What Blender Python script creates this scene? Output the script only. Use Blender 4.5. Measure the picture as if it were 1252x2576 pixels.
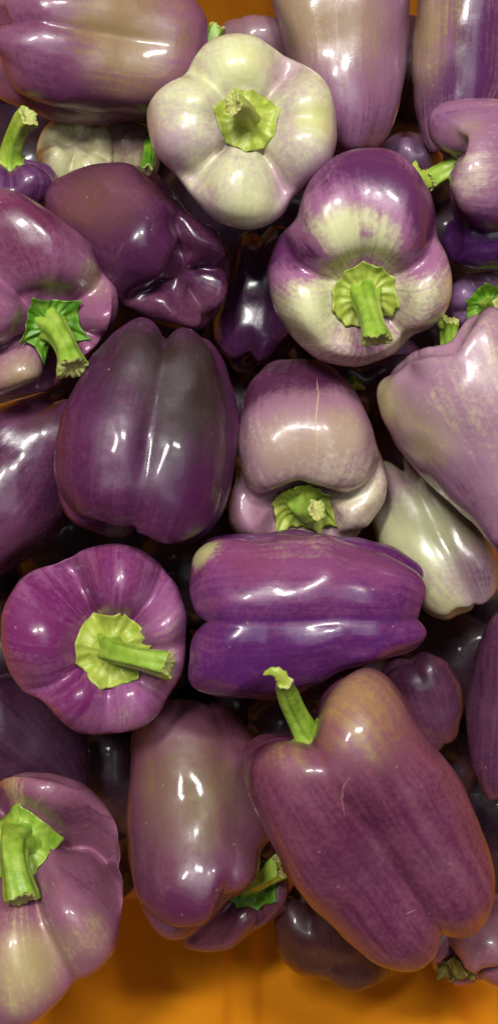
import bpy, math, random
import numpy as np
from mathutils import Vector, noise as mnoise
from mathutils.bvhtree import BVHTree

# ------------------------------------------------------------------ reset
for o in list(bpy.data.objects):
    bpy.data.objects.remove(o)
scene = bpy.context.scene
C = scene.collection
random.seed(4)

# ------------------------------------------------------------------ camera
PXM = 0.0002            # metres per photo unit (photo taken as 1252 x 2576) at z = 0
CAMH = 0.65             # lens height above the middle of the upper layer of peppers
CX, CY = 626.0, 1288.0
cam_d = bpy.data.cameras.new('camera')
cam = bpy.data.objects.new('camera', cam_d)
C.objects.link(cam)
cam.location = (0, 0, CAMH)
cam.rotation_euler = (0, 0, 0)
cam_d.sensor_fit = 'VERTICAL'
cam_d.sensor_height = 24.0
cam_d.lens = 12.0 / (1288 * PXM / CAMH)
cam_d.clip_start = 0.01
cam_d.clip_end = 50
cam_d.dof.use_dof = True
cam_d.dof.focus_distance = CAMH - 0.035
cam_d.dof.aperture_fstop = 5.0
scene.camera = cam
scene.render.resolution_x = 497
scene.render.resolution_y = 1024

# ------------------------------------------------------------------ world and lamps
world = bpy.data.worlds.new('World')
scene.world = world
world.use_nodes = True
bgn = world.node_tree.nodes['Background']
bgn.inputs['Color'].default_value = (1.0, 0.97, 0.92, 1)
bgn.inputs['Strength'].default_value = 0.022

def area(name, loc, target, sx, sy, power, col=(1, 0.985, 0.94), rz=0):
    d = bpy.data.lights.new(name, 'AREA')
    d.shape = 'RECTANGLE'
    d.size, d.size_y = sx, sy
    d.energy = power
    d.color = col
    o = bpy.data.objects.new(name, d)
    C.objects.link(o)
    o.location = loc
    v = Vector(target) - Vector(loc)
    o.rotation_euler = v.to_track_quat('-Z', 'Y').to_euler()
    o.rotation_euler.rotate_axis('Z', rz)
    return o

# two ceiling fixtures of the shop, then an added panel for ceiling bounce
area('light_from_ceiling', (-0.32, 0.62, 1.7), (0, 0, 0), 0.42, 0.14, 25, rz=0.35)
area('light_from_ceiling', (0.34, 0.85, 1.7), (0, 0, 0), 0.36, 0.14, 20, rz=0.2)
area('light_from_ceiling', (0.6, 0.1, 2.3), (0, 0, 0), 1.5, 1.1, 9, col=(0.86, 0.91, 1.0))  # added soft panel standing in for ceiling bounce, gives a cool sheen

scene.render.engine = 'CYCLES'
scene.view_settings.view_transform = 'Standard'
scene.view_settings.look = 'None'
scene.view_settings.exposure = 0.0
scene.view_settings.gamma = 1.0

# ------------------------------------------------------------------ helpers
def px2w(x, y, z):
    s = PXM * (CAMH - z) / CAMH
    return np.array([(x - CX) * s, (CY - y) * s, z])

def w2px(P):
    s = CAMH / (PXM * (CAMH - P[:, 2]))
    return np.stack([CX + P[:, 0] * s, CY - P[:, 1] * s], 1)

def mesh_obj(name, verts, faces, mat, parent=None, smooth=True):
    me = bpy.data.meshes.new(name)
    me.from_pydata([tuple(v) for v in verts], [], faces)
    me.update()
    if smooth:
        me.polygons.foreach_set('use_smooth', [True] * len(me.polygons))
    me.materials.append(mat)
    o = bpy.data.objects.new(name, me)
    C.objects.link(o)
    if parent is not None:
        o.parent = parent
        o.matrix_parent_inverse = parent.matrix_world.inverted()
    return o

def nd(nt, kind, **kw):
    n = nt.nodes.new(kind)
    for k, v in kw.items():
        if k.startswith('i_'):
            n.inputs[k[2:]].default_value = v
        else:
            setattr(n, k, v)
    return n

def srgb(r, g, b):
    f = lambda c: (c / 255 / 12.92) if c / 255 < 0.04045 else ((c / 255 + 0.055) / 1.055) ** 2.4
    return (f(r), f(g), f(b), 1)

# ------------------------------------------------------------------ materials
def skin_mat(name, pale, mid, dark, tan, streak=0.5, blotch=0.45, rough=0.2, seed=0.0):
    m = bpy.data.materials.new(name)
    m.use_nodes = True
    nt = m.node_tree
    L = nt.links.new
    b = nt.nodes['Principled BSDF']
    a_pat = nd(nt, 'ShaderNodeAttribute', attribute_name='pattern')
    a_sc = nd(nt, 'ShaderNodeAttribute', attribute_name='streak_coord')
    tc = nd(nt, 'ShaderNodeTexCoord')
    mp = nd(nt, 'ShaderNodeMapping')
    mp.inputs['Location'].default_value = (seed * 3.1, seed * 1.7, seed)
    mp.inputs['Scale'].default_value = (9, 9, 1.1)
    L(a_sc.outputs['Vector'], mp.inputs['Vector'])
    n1 = nd(nt, 'ShaderNodeTexNoise', i_Scale=1.3, i_Detail=4.0, i_Roughness=0.55, i_Distortion=0.5)
    L(mp.outputs['Vector'], n1.inputs['Vector'])
    mp2 = nd(nt, 'ShaderNodeMapping')
    mp2.inputs['Location'].default_value = (seed, seed * 2.3, seed * 0.7)
    L(tc.outputs['Object'], mp2.inputs['Vector'])
    n2 = nd(nt, 'ShaderNodeTexNoise', i_Scale=22.0, i_Detail=7.0, i_Roughness=0.68)
    L(mp2.outputs['Vector'], n2.inputs['Vector'])
    n3 = nd(nt, 'ShaderNodeTexNoise', i_Scale=420.0, i_Detail=3.0, i_Roughness=0.6)
    L(mp2.outputs['Vector'], n3.inputs['Vector'])

    def madd(src, mul, add):
        q = nd(nt, 'ShaderNodeMath', operation='MULTIPLY_ADD')
        L(src, q.inputs[0])
        q.inputs[1].default_value = mul
        if isinstance(add, float):
            q.inputs[2].default_value = add
        else:
            L(add, q.inputs[2])
        return q.outputs[0]
    # streaks fade out where the skin is wholly purple or wholly pale
    sep = nd(nt, 'ShaderNodeSeparateColor')
    L(a_pat.outputs['Color'], sep.inputs[0])
    streak *= 1.15
    blotch *= 1.6
    mpf = nd(nt, 'ShaderNodeMapping')
    mpf.inputs['Location'].default_value = (seed, seed * 0.7, seed * 2)
    mpf.inputs['Scale'].default_value = (30, 30, 2.2)
    L(a_sc.outputs['Vector'], mpf.inputs['Vector'])
    nf = nd(nt, 'ShaderNodeTexNoise', i_Scale=1.2, i_Detail=4.0, i_Roughness=0.65, i_Distortion=0.3)
    L(mpf.outputs['Vector'], nf.inputs['Vector'])
    s0_ = madd(nf.outputs['Fac'], streak * 0.55, -0.275 * streak)
    s1 = madd(n1.outputs['Fac'], streak, madd(s0_, 1.0, -0.5 * streak))
    s2 = madd(n2.outputs['Fac'], blotch, s1)
    s3 = madd(n3.outputs['Fac'], 0.42, s2)
    tot = madd(sep.outputs['Red'], 1.0, s3)
    off = madd(tot, 1.0, -0.5 * blotch - 0.21)
    cr = nd(nt, 'ShaderNodeValToRGB')
    cr.color_ramp.interpolation = 'EASE'
    e = cr.color_ramp.elements
    e[0].position = 0.05
    e[0].color = pale
    e[1].position = 0.95
    e[1].color = dark
    k = e.new(0.5)
    k.color = mid
    L(off, cr.inputs['Fac'])
    # tan / green blush
    tn = madd(sep.outputs['Green'], 1.0, madd(s3, 2.8, -1.4 * blotch - 0.59))
    cl = nd(nt, 'ShaderNodeClamp')
    L(tn, cl.inputs['Value'])
    mx = nd(nt, 'ShaderNodeMix', data_type='RGBA')
    gate = nd(nt, 'ShaderNodeMath', operation='MULTIPLY')
    L(cl.outputs[0], gate.inputs[0])
    pres = nd(nt, 'ShaderNodeMath', operation='GREATER_THAN')
    ss = nd(nt, 'ShaderNodeMapRange', interpolation_type='SMOOTHSTEP')
    L(sep.outputs['Green'], ss.inputs['Value'])
    ss.inputs['From Min'].default_value = 0.02
    ss.inputs['From Max'].default_value = 0.3
    nt.nodes.remove(pres)
    L(ss.outputs['Result'], gate.inputs[1])
    L(gate.outputs[0], mx.inputs['Factor'])
    L(cr.outputs['Color'], mx.inputs['A'])
    mx.inputs['B'].default_value = tan
    # small corky specks
    vor = nd(nt, 'ShaderNodeTexVoronoi', i_Scale=120.0, i_Randomness=1.0)
    L(mp2.outputs['Vector'], vor.inputs['Vector'])
    sp = nd(nt, 'ShaderNodeMapRange')
    L(vor.outputs['Distance'], sp.inputs['Value'])
    sp.inputs['From Min'].default_value = 0.045
    sp.inputs['From Max'].default_value = 0.09
    sp.inputs['To Min'].default_value = 0.55
    sp.inputs['To Max'].default_value = 0.0
    sc2 = nd(nt, 'ShaderNodeSeparateColor')
    L(vor.outputs['Color'], sc2.inputs[0])
    gt = nd(nt, 'ShaderNodeMath', operation='GREATER_THAN')
    gt.inputs[1].default_value = 0.74
    L(sc2.outputs['Red'], gt.inputs[0])
    gm = nd(nt, 'ShaderNodeMath', operation='MULTIPLY')
    L(sp.outputs['Result'], gm.inputs[0])
    L(gt.outputs[0], gm.inputs[1])
    mx2 = nd(nt, 'ShaderNodeMix', data_type='RGBA')
    L(gm.outputs[0], mx2.inputs['Factor'])
    L(mx.outputs['Result'], mx2.inputs['A'])
    mx2.inputs['B'].default_value = (0.38, 0.25, 0.16, 1)
    L(mx2.outputs['Result'], b.inputs['Base Color'])
    # gloss
    n4 = nd(nt, 'ShaderNodeTexNoise', i_Scale=38.0, i_Detail=4.0, i_Roughness=0.65)
    L(mp2.outputs['Vector'], n4.inputs['Vector'])
    rg = nd(nt, 'ShaderNodeMapRange')
    L(n4.outputs['Fac'], rg.inputs['Value'])
    rg.inputs['From Min'].default_value = 0.3
    rg.inputs['From Max'].default_value = 0.7
    rg.inputs['To Min'].default_value = rough * 0.95
    rg.inputs['To Max'].default_value = rough * 2.7
    L(rg.outputs['Result'], b.inputs['Roughness'])
    b.inputs['IOR'].default_value = 1.45
    b.inputs['Coat Weight'].default_value = 0.3
    b.inputs['Coat Roughness'].default_value = 0.1
    # fine relief: lengthwise waviness plus pores
    n5 = nd(nt, 'ShaderNodeTexNoise', i_Scale=95.0, i_Detail=5.0, i_Roughness=0.62)
    L(mp2.outputs['Vector'], n5.inputs['Vector'])
    mp3 = nd(nt, 'ShaderNodeMapping')
    mp3.inputs['Scale'].default_value = (2.5, 2.5, 2.2)
    mp3.inputs['Location'].default_value = (seed, 0, 0)
    L(a_sc.outputs['Vector'], mp3.inputs['Vector'])
    n6 = nd(nt, 'ShaderNodeTexNoise', i_Scale=2.2, i_Detail=3.0)
    L(mp3.outputs['Vector'], n6.inputs['Vector'])
    b1 = nd(nt, 'ShaderNodeBump', i_Strength=0.22, i_Distance=0.0010)
    L(n5.outputs['Fac'], b1.inputs['Height'])
    b2 = nd(nt, 'ShaderNodeBump', i_Strength=0.06, i_Distance=0.004)
    L(n6.outputs['Fac'], b2.inputs['Height'])
    L(b1.outputs['Normal'], b2.inputs['Normal'])
    L(b2.outputs['Normal'], b.inputs['Normal'])
    return m

def green_mat(name, c1, c2, c3, rough=0.42, scale=130):
    m = bpy.data.materials.new(name)
    m.use_nodes = True
    nt = m.node_tree
    L = nt.links.new
    b = nt.nodes['Principled BSDF']
    tc = nd(nt, 'ShaderNodeTexCoord')
    n = nd(nt, 'ShaderNodeTexNoise', i_Scale=float(scale), i_Detail=5.0, i_Roughness=0.6)
    L(tc.outputs['Object'], n.inputs['Vector'])
    cr = nd(nt, 'ShaderNodeValToRGB')
    e = cr.color_ramp.elements
    e[0].position, e[0].color = 0.3, c1
    e[1].position, e[1].color = 0.72, c3
    k = e.new(0.5)
    k.color = c2
    L(n.outputs['Fac'], cr.inputs['Fac'])
    L(cr.outputs['Color'], b.inputs['Base Color'])
    b.inputs['Roughness'].default_value = rough
    n2 = nd(nt, 'ShaderNodeTexNoise', i_Scale=420.0, i_Detail=4.0)
    L(tc.outputs['Object'], n2.inputs['Vector'])
    bp = nd(nt, 'ShaderNodeBump', i_Strength=0.35, i_Distance=0.001)
    L(n2.outputs['Fac'], bp.inputs['Height'])
    L(bp.outputs['Normal'], b.inputs['Normal'])
    return m

G_YEL = green_mat('calyx_yellow_green', srgb(130, 148, 44), srgb(160, 174, 68), srgb(182, 190, 98))
G_MID = green_mat('stem_green', srgb(104, 142, 34), srgb(138, 170, 56), srgb(166, 188, 84))
G_DRK = green_mat('calyx_dark_green', srgb(48, 92, 16), srgb(82, 130, 28), srgb(120, 155, 45))
G_WITHERED = green_mat('withered_calyx', srgb(70, 62, 20), srgb(104, 98, 36), srgb(130, 116, 50), rough=0.6)
G_CUT = green_mat('cut_stem', srgb(150, 162, 72), srgb(186, 190, 112), srgb(168, 150, 88), rough=0.75, scale=260)

SCAR_PALE = green_mat('pale_scar', srgb(176, 150, 118), srgb(190, 166, 132), srgb(200, 180, 146), rough=0.5, scale=300)
SCAR = green_mat('corky_scar', srgb(116, 72, 80), srgb(132, 88, 92), srgb(146, 104, 98), rough=0.6, scale=300)
def crate_mat():
    m = bpy.data.materials.new('orange_plastic')
    m.use_nodes = True
    nt = m.node_tree
    L = nt.links.new
    b = nt.nodes['Principled BSDF']
    tc = nd(nt, 'ShaderNodeTexCoord')
    n = nd(nt, 'ShaderNodeTexNoise', i_Scale=14.0, i_Detail=5.0, i_Roughness=0.6)
    L(tc.outputs['Object'], n.inputs['Vector'])
    cr = nd(nt, 'ShaderNodeValToRGB')
    e = cr.color_ramp.elements
    e[0].position, e[0].color = 0.3, (0.60, 0.20, 0.005, 1)
    e[1].position, e[1].color = 0.7, (0.72, 0.265, 0.008, 1)
    L(n.outputs['Fac'], cr.inputs['Fac'])
    L(cr.outputs['Color'], b.inputs['Base Color'])
    b.inputs['Roughness'].default_value = 0.42
    n2 = nd(nt, 'ShaderNodeTexNoise', i_Scale=600.0, i_Detail=3.0)
    L(tc.outputs['Object'], n2.inputs['Vector'])
    bp = nd(nt, 'ShaderNodeBump', i_Strength=0.15, i_Distance=0.0006)
    L(n2.outputs['Fac'], bp.inputs['Height'])
    L(bp.outputs['Normal'], b.inputs['Normal'])
    return m
ORANGE = crate_mat()

# ------------------------------------------------------------------ the crate
ZF = -0.185          # crate floor
ZR = 0.075           # crate rim
crate = bpy.data.objects.new('plastic_crate', None)
C.objects.link(crate)
crate.location = (0, 0, ZF)
crate['label'] = 'orange plastic crate holding all the purple peppers, its ribbed wall bare at the bottom'
crate['category'] = 'crate'
bpy.context.view_layer.update()
FX, FY = 0.195, 0.268     # half size of the floor
LEAN = 0.105              # outward lean of the walls from floor to rim

def crate_wall(side):
    """inner wall with shallow upright ribs, an outer face and a rolled rim"""
    horiz = side in ('near', 'far')
    half0 = FX if horiz else FY
    half1 = half0 + LEAN
    base = FY if horiz else FX
    nu, nv = 260, 14
    verts, faces = [], []
    def relief(u):       # u in metres along the wall; panels stand back between ribs
        p = 0.0
        for c in (-0.215, -0.118, -0.004, 0.118, 0.215):
            d = abs(u - c)
            p += 0.008 * (1 / (1 + math.exp((d - 0.009) / 0.0018)))
        return p
    prof = []
    for j in range(nv + 1):
        f = j / nv
        r = 0.022        # rounded foot of the wall
        z = ZF + (ZR - ZF) * f
        out = base + LEAN * f - 0.018 * math.exp(-f * 9)
        prof.append((out, z, 1.0 if 0.06 < f < 0.93 else 0.35))
    prof += [(base + LEAN + 0.006, ZR + 0.004, 0), (base + LEAN + 0.018, ZR + 0.004, 0),
             (base + LEAN + 0.022, ZR - 0.004, 0), (base + LEAN + 0.020, ZR - 0.03, 0),
             (base + LEAN + 0.012, ZR - 0.032, 0), (base + 0.012, ZF - 0.006, 0), (base - 0.03, ZF - 0.006, 0)]
    for out, z, rr in prof:
        f = min(max((z - ZF) / (ZR - ZF), 0), 1)
        half = half0 + LEAN * f + (0.02 if out > base + LEAN else 0)
        for i in range(nu + 1):
            u = (i / nu * 2 - 1) * half
            o_ = out - relief(u) * rr
            if side == 'near': v = (u, -o_, z)
            elif side == 'far': v = (-u, o_, z)
            elif side == 'left': v = (-o_, -u, z)
            else: v = (o_, u, z)
            verts.append(v)
    w = nu + 1
    for j in range(len(prof) - 1):
        for i in range(nu):
            a = j * w + i
            faces.append((a, a + w, a + w + 1, a + 1))
    return mesh_obj('wall', verts, faces, ORANGE, crate)

for s in ('near', 'far', 'left', 'right'):
    crate_wall(s)
fv, ff = [], []
for i in range(21):
    for j in range(29):
        x = (i / 20 * 2 - 1) * (FX + 0.004)
        y = (j / 28 * 2 - 1) * (FY + 0.004)
        fv.append((x, y, ZF + 0.0015 * math.sin(x * 160) * math.sin(y * 160)))
for i in range(20):
    for j in range(28):
        a = i * 29 + j
        ff.append((a, a + 29, a + 30, a + 1))
mesh_obj('floor', fv, ff, ORANGE, crate)

# ------------------------------------------------------------------ peppers
def catmull(pts, n):
    pts = np.array(pts, float)
    P = np.vstack([2 * pts[0] - pts[1], pts, 2 * pts[-1] - pts[-2]])
    P[0] = pts[1] * np.array([-1, 1]); P[-1] = pts[-2] * np.array([-1, 1])
    out = []
    m = len(pts) - 1
    for i in range(m):
        p0, p1, p2, p3 = P[i], P[i + 1], P[i + 2], P[i + 3]
        for t in np.linspace(0, 1, 24, endpoint=False):
            out.append(0.5 * ((2 * p1) + (-p0 + p2) * t + (2 * p0 - 5 * p1 + 4 * p2 - p3) * t * t + (-p0 + 3 * p1 - 3 * p2 + p3) * t ** 3))
    out.append(pts[-1])
    out = np.array(out)
    d = np.concatenate([[0], np.cumsum(np.linalg.norm(np.diff(out, axis=0), axis=1))])
    q = np.linspace(0, d[-1], n)
    return np.stack([np.interp(q, d, out[:, 0]), np.interp(q, d, out[:, 1])], 1)

def smoothstep(a, b, x):
    t = np.clip((x - a) / (b - a), 0, 1)
    return t * t * (3 - 2 * t)

def ray_poly(c, ang, poly):
    """distance from c along image angle to the outline polygon (farthest hit)"""
    d = np.array([math.cos(ang), math.sin(ang)])
    best = 0
    n = len(poly)
    for i in range(n):
        p, q = poly[i], poly[(i + 1) % n]
        e = q - p
        den = d[0] * e[1] - d[1] * e[0]
        if abs(den) < 1e-9:
            continue
        w = p - c
        t = (w[0] * e[1] - w[1] * e[0]) / den
        s = (w[0] * d[1] - w[1] * d[0]) / den
        if t > 0 and -1e-6 <= s <= 1 + 1e-6:
            best = max(best, t)
    return best

PEPPERS = []
LOWMAT = None
def pepper(label, poly, z, axis, lobes, mode='side', lr=None, dd=0.36, k=26, gsh=1.0, gbody=0.55,
           cd=0.16, drop=0.9, bot=0.62, bc=0.10, bg=0.75, belly=1.0, cav=None, bcav=None, bend=0.0, twist=0.0,
           pale=(196, 192, 150), mid=(140, 95, 118), dark=(88, 36, 80), tan=(150, 120, 88),
           pat=0.5, top=0.0, end=0.0, patches=(), tans=(), streak=0.5, blotch=0.45, rough=0.2,
           calyx=None, stem=None, cal_mat=None, stem_mat=None, flap=None, warp=1.0, bump=1.0, seed=None,
           low=False, scars=()):
    NT, NA = (40, 56) if low else (84, 132)
    idx = len(PEPPERS)
    seed = idx * 7.31 + 1.7 if seed is None else seed
    rng = random.Random(seed)
    poly = np.array(poly, float)
    a = np.array([axis[0], -axis[1], axis[2]], float)
    a /= np.linalg.norm(a)
    ref = np.array([1.0, 0, 0]) if mode == 'face' else np.array([0, 0, 1.0])
    e1 = ref - a * ref.dot(a)
    e1 /= np.linalg.norm(e1)
    e2 = np.cross(a, e1)
    # ---- profile
    prof = [(0.0, 1 - cd), (0.22, 1 - cd * 0.98), (0.35, 1 - cd * 0.66), (0.47, 1 - cd * 0.17), (0.60, 1.0), (0.77, 0.985),
            (0.92, 0.925), (1.0, 0.82), (1.0 * belly, 0.62), (0.5 + 0.5 * bot * belly, 0.36), (bot, 0.17),
            (bot * 0.84, 0.065), (bot * 0.58, 0.0), (bot * 0.3, bc * 0.6), (0.0, bc)]
    pr = catmull(prof, NT)
    rho, h = pr[:, 0], pr[:, 1]
    t = np.linspace(0, 1, NT)
    th = np.linspace(0, 2 * np.pi, NA, endpoint=False)
    # groove depth along the length
    gt = dd * (gbody + (gsh - gbody) * smoothstep(0.55, 0.95, h) + (0.9 - gbody) * smoothstep(0.3, 0.0, h) * 0.8)
    R = np.zeros((NT, NA))
    W = np.zeros((NT, NA))
    lob = [(math.radians(q_[0]) + math.radians(rng.uniform(-4, 4)), q_[1], q_[2] if len(q_) > 2 else 1.0) for q_ in lobes]
    rs = []
    for an, sz, dsc in lob:
        D = th[None, :] - an + twist * (h[:, None] - 0.5)
        d_ = gt[:, None] * sz * dsc
        r_ = sz - d_
        rs.append(d_ * np.cos(D) + np.sqrt(np.maximum(r_ ** 2 - (d_ * np.sin(D)) ** 2, 1e-4)))
    rs = np.array(rs)
    kk = k
    wt = rs ** kk
    R = (wt.sum(0) / 1.0) ** (1 / kk)
    szw = (wt * np.array([l[1] for l in lob])[:, None, None]).sum(0) / wt.sum(0)
    G = np.clip(1 - R / (szw * 1.03), 0, 1)            # 0 on a ridge, more in a groove
    hsh = np.array([rng.uniform(-0.035, 0.035) for _ in lob])
    hbt = np.array([rng.uniform(-0.03, 0.03) for _ in lob])
    HS = (wt * hsh[:, None, None]).sum(0) / wt.sum(0)
    HB = (wt * hbt[:, None, None]).sum(0) / wt.sum(0)
    H = np.repeat(h[:, None], NA, 1)
    rw = smoothstep(0.05, 0.5, rho)[:, None]
    H = H - drop * G * smoothstep(0.6, 0.98, h)[:, None] * rw
    H = H + HS * smoothstep(0.5, 1.0, h)[:, None] * rw + HB * smoothstep(0.4, 0.0, h)[:, None] * smoothstep(0.05, 0.4, rho)[:, None]
    H = H + bg * G * smoothstep(0.30, 0.0, h)[:, None] * smoothstep(0.05, 0.3, rho)[:, None]
    RR = rho[:, None] * (1 + (R - 1) * smoothstep(0.0, 0.45, rho)[:, None])

    def build(Rm, Lm, cen):
        b = bend * ((H - 0.5) ** 2 - 0.08)
        X = RR * np.cos(th)[None, :] * Rm
        Y = RR * np.sin(th)[None, :] * Rm
        Zl = (H - 0.5) * Lm
        P = (X + b * Lm)[..., None] * e1 + Y[..., None] * e2 + Zl[..., None] * a
        return P.reshape(-1, 3) + cen
    # ---- fit size and place to the outline seen in the photograph
    s0 = PXM * (CAMH - z) / CAMH
    pa = np.array([a[0], -a[1]])
    npa = np.linalg.norm(pa)
    pa = pa / npa if npa > 0.05 else np.array([0, -1.0])
    pb = np.array([-pa[1], pa[0]])
    ext = lambda Q, d: ((Q @ d).min(), (Q @ d).max())
    ta, tb = ext(poly, pa), ext(poly, pb)
    Rm = (tb[1] - tb[0]) / 2 * s0
    Lm = Rm * (lr if lr else 2.0)
    cpx = pa * (ta[0] + ta[1]) / 2 + pb * (tb[0] + tb[1]) / 2
    cen = px2w(cpx[0], cpx[1], z)
    for it in range(8):
        P = build(Rm, Lm, cen)
        Q = w2px(P)
        ma, mb = ext(Q, pa), ext(Q, pb)
        if lr:
            f = ((tb[1] - tb[0]) / (mb[1] - mb[0]) * (ta[1] - ta[0]) / (ma[1] - ma[0])) ** 0.5
            Rm *= f
            Lm = Rm * lr
        else:
            Rm *= (tb[1] - tb[0]) / (mb[1] - mb[0])
            Lm *= (ta[1] - ta[0]) / (ma[1] - ma[0])
            Lm = min(max(Lm, 1.3 * Rm), 3.6 * Rm)
        dc = pa * ((ta[0] + ta[1]) - (ma[0] + ma[1])) / 2 + pb * ((tb[0] + tb[1]) - (mb[0] + mb[1])) / 2
        cen = cen + np.array([dc[0] * s0, -dc[1] * s0, 0])
    P = build(Rm, Lm, cen)
    # ---- irregular bulges and dents
    nrm = P - cen
    nrm /= np.linalg.norm(nrm, axis=1)[:, None] + 1e-9
    dsp = np.zeros(len(P))
    for i, p in enumerate(P):
        v = Vector(p) * 24 + Vector((seed, seed * 0.3, 0))
        v2 = Vector(p) * 70 + Vector((0, seed, seed))
        dsp[i] = mnoise.noise(v) * 0.0036 + mnoise.noise(v2) * 0.0011
    fade = np.repeat(smoothstep(0.1, 0.5, rho), NA)
    P = P + nrm * (dsp * fade * bump)[:, None]
    # ---- shape the silhouette like the traced outline
    Q = w2px(P)
    cpx = (Q.min(0) + Q.max(0)) / 2
    cpx = poly.mean(0) * 0.5 + cpx * 0.5
    NB = 180
    ang = np.arctan2(Q[:, 1] - cpx[1], Q[:, 0] - cpx[0])
    rad = np.hypot(Q[:, 1] - cpx[1], Q[:, 0] - cpx[0])
    bi = ((ang + np.pi) / (2 * np.pi) * NB).astype(int) % NB
    mr = np.zeros(NB)
    np.maximum.at(mr, bi, rad)
    for b_ in range(NB):
        if mr[b_] <= 0:
            mr[b_] = mr[b_ - 1]
    ext3 = np.concatenate([mr[-3:], mr, mr[:3]])
    mr = np.array([ext3[i:i + 7].max() * 0.5 + ext3[i:i + 7].mean() * 0.5 for i in range(NB)])
    tr = np.array([ray_poly(cpx, (b_ + 0.5) / NB * 2 * np.pi - np.pi, poly) for b_ in range(NB)])
    tr = np.where(tr <= 0, mr, tr)
    ra = np.clip(tr / mr, 0.66, 1.45)
    for _ in range(5):
        ra = (np.roll(ra, 1) + 2 * ra + np.roll(ra, -1)) / 4
    binc = (np.arange(NB) + 0.5) / NB * 2 * np.pi - np.pi
    rv = np.interp(ang, np.concatenate([[binc[-1] - 2 * np.pi], binc, [binc[0] + 2 * np.pi]]), np.concatenate([[ra[-1]], ra, [ra[0]]]))
    mrv = np.interp(ang, np.concatenate([[binc[-1] - 2 * np.pi], binc, [binc[0] + 2 * np.pi]]), np.concatenate([[mr[-1]], mr, [mr[0]]]))
    q = np.clip(rad / mrv, 0, 1)
    fac = 1 + (rv - 1) * (q ** 1.2) * warp
    Qn = cpx + (Q - cpx) * fac[:, None]
    # ---- bring the stem cavity / blossom end to where the photograph shows them
    for target, vi in ((cav, 0), (bcav, (NT - 1) * NA)):
        if target is None:
            continue
        sh = np.array(target, float) - Qn[vi]
        D3 = np.linalg.norm(P - P[vi], axis=1) / (Rm * 1.15)
        wgt = np.exp(-(D3 ** 2) * 1.1) * (1 - smoothstep(0.72, 1.0, q))
        Qn = Qn + sh[None, :] * wgt[:, None]
    P[:, 0] = (Qn[:, 0] - CX) * PXM * (CAMH - P[:, 2]) / CAMH
    P[:, 1] = (CY - Qn[:, 1]) * PXM * (CAMH - P[:, 2]) / CAMH
    # ---- mesh with single poles
    ring = P.reshape(NT, NA, 3)
    verts = [ring[0].mean(0)] + [v for j in range(1, NT - 1) for v in ring[j]] + [ring[-1].mean(0)]
    faces = []
    last = len(verts) - 1
    for i in range(NA):
        n_ = (i + 1) % NA
        faces.append((0, 1 + i, 1 + n_))
        for j in range(NT - 3):
            p0 = 1 + j * NA
            faces.append((p0 + i, p0 + NA + i, p0 + NA + n_, p0 + n_))
        p0 = 1 + (NT - 3) * NA
        faces.append((p0 + i, last, p0 + n_))
    V = np.array(verts)
    # root at the pepper's lowest point
    zlow = V[:, 2].min()
    root = bpy.data.objects.new('bell_pepper', None)
    C.objects.link(root)
    root.empty_display_size = 0.02
    root.location = (float(cen[0]), float(cen[1]), float(zlow))
    root['label'] = label
    root['category'] = 'bell pepper'
    root['group'] = 'purple bell peppers heaped in the crate'
    bpy.context.view_layer.update()
    mid, dark = [(c[0], c[1] * 0.96, c[2] * 1.07) for c in (mid, dark)]
    pale, mid, dark, tan = [srgb(*c) for c in (pale, mid, dark, tan)]
    global LOWMAT
    if low and LOWMAT:
        mat = LOWMAT
    else:
        mat = skin_mat('pepper_skin', pale, mid, dark, tan, streak, blotch, rough, seed)
        LOWMAT = mat if low else None
    body = mesh_obj('body', V, faces, mat, root)
    me = body.data
    # ---- colour pattern of the skin
    hv = np.concatenate([[h[0]], np.repeat(h[1:-1], NA), [h[-1]]])
    tv = np.concatenate([[0], np.repeat(t[1:-1], NA), [1]])
    thv = np.concatenate([[0], np.tile(th, NT - 2), [0]])
    pv = np.full(len(V), float(pat))
    pv += top * smoothstep(0.34, 0.06, tv) + end * smoothstep(0.72, 0.95, tv)
    tnv = np.zeros(len(V))
    norm = np.zeros(len(V) * 3)
    me.vertices.foreach_get('normal', norm)
    norm = norm.reshape(-1, 3)
    view = np.array([0, 0, CAMH]) - V
    front = np.where((norm * view).sum(1) > 0)[0]
    Qv = w2px(V)
    def place(px, py, r):
        fi = front[np.argmin(((Qv[front] - np.array([px, py])) ** 2).sum(1))]
        d = np.linalg.norm(V - V[fi], axis=1) / (r * PXM)
        return np.exp(-d ** 2)
    for px_, py_, r_, am in patches:
        pv += am * place(px_, py_, r_)
    for px_, py_, r_, am in tans:
        tnv += am * place(px_, py_, r_)
    at = me.attributes.new('pattern', 'FLOAT_COLOR', 'POINT')
    arr = np.stack([pv, tnv, np.zeros_like(pv), np.ones_like(pv)], 1).astype(np.float32)
    at.data.foreach_set('color', arr.ravel())
    at = me.attributes.new('streak_coord', 'FLOAT_VECTOR', 'POINT')
    arr = np.stack([np.cos(thv), np.sin(thv), tv * 2], 1).astype(np.float32)
    at.data.foreach_set('vector', arr.ravel())
    # ---- calyx and stem
    cc = V[0]
    bvh = BVHTree.FromPolygons([Vector(v) for v in V], faces)
    # direction out of the cavity after shaping
    A = Vector(a)
    E1, E2 = Vector(e1), Vector(e2)
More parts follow.
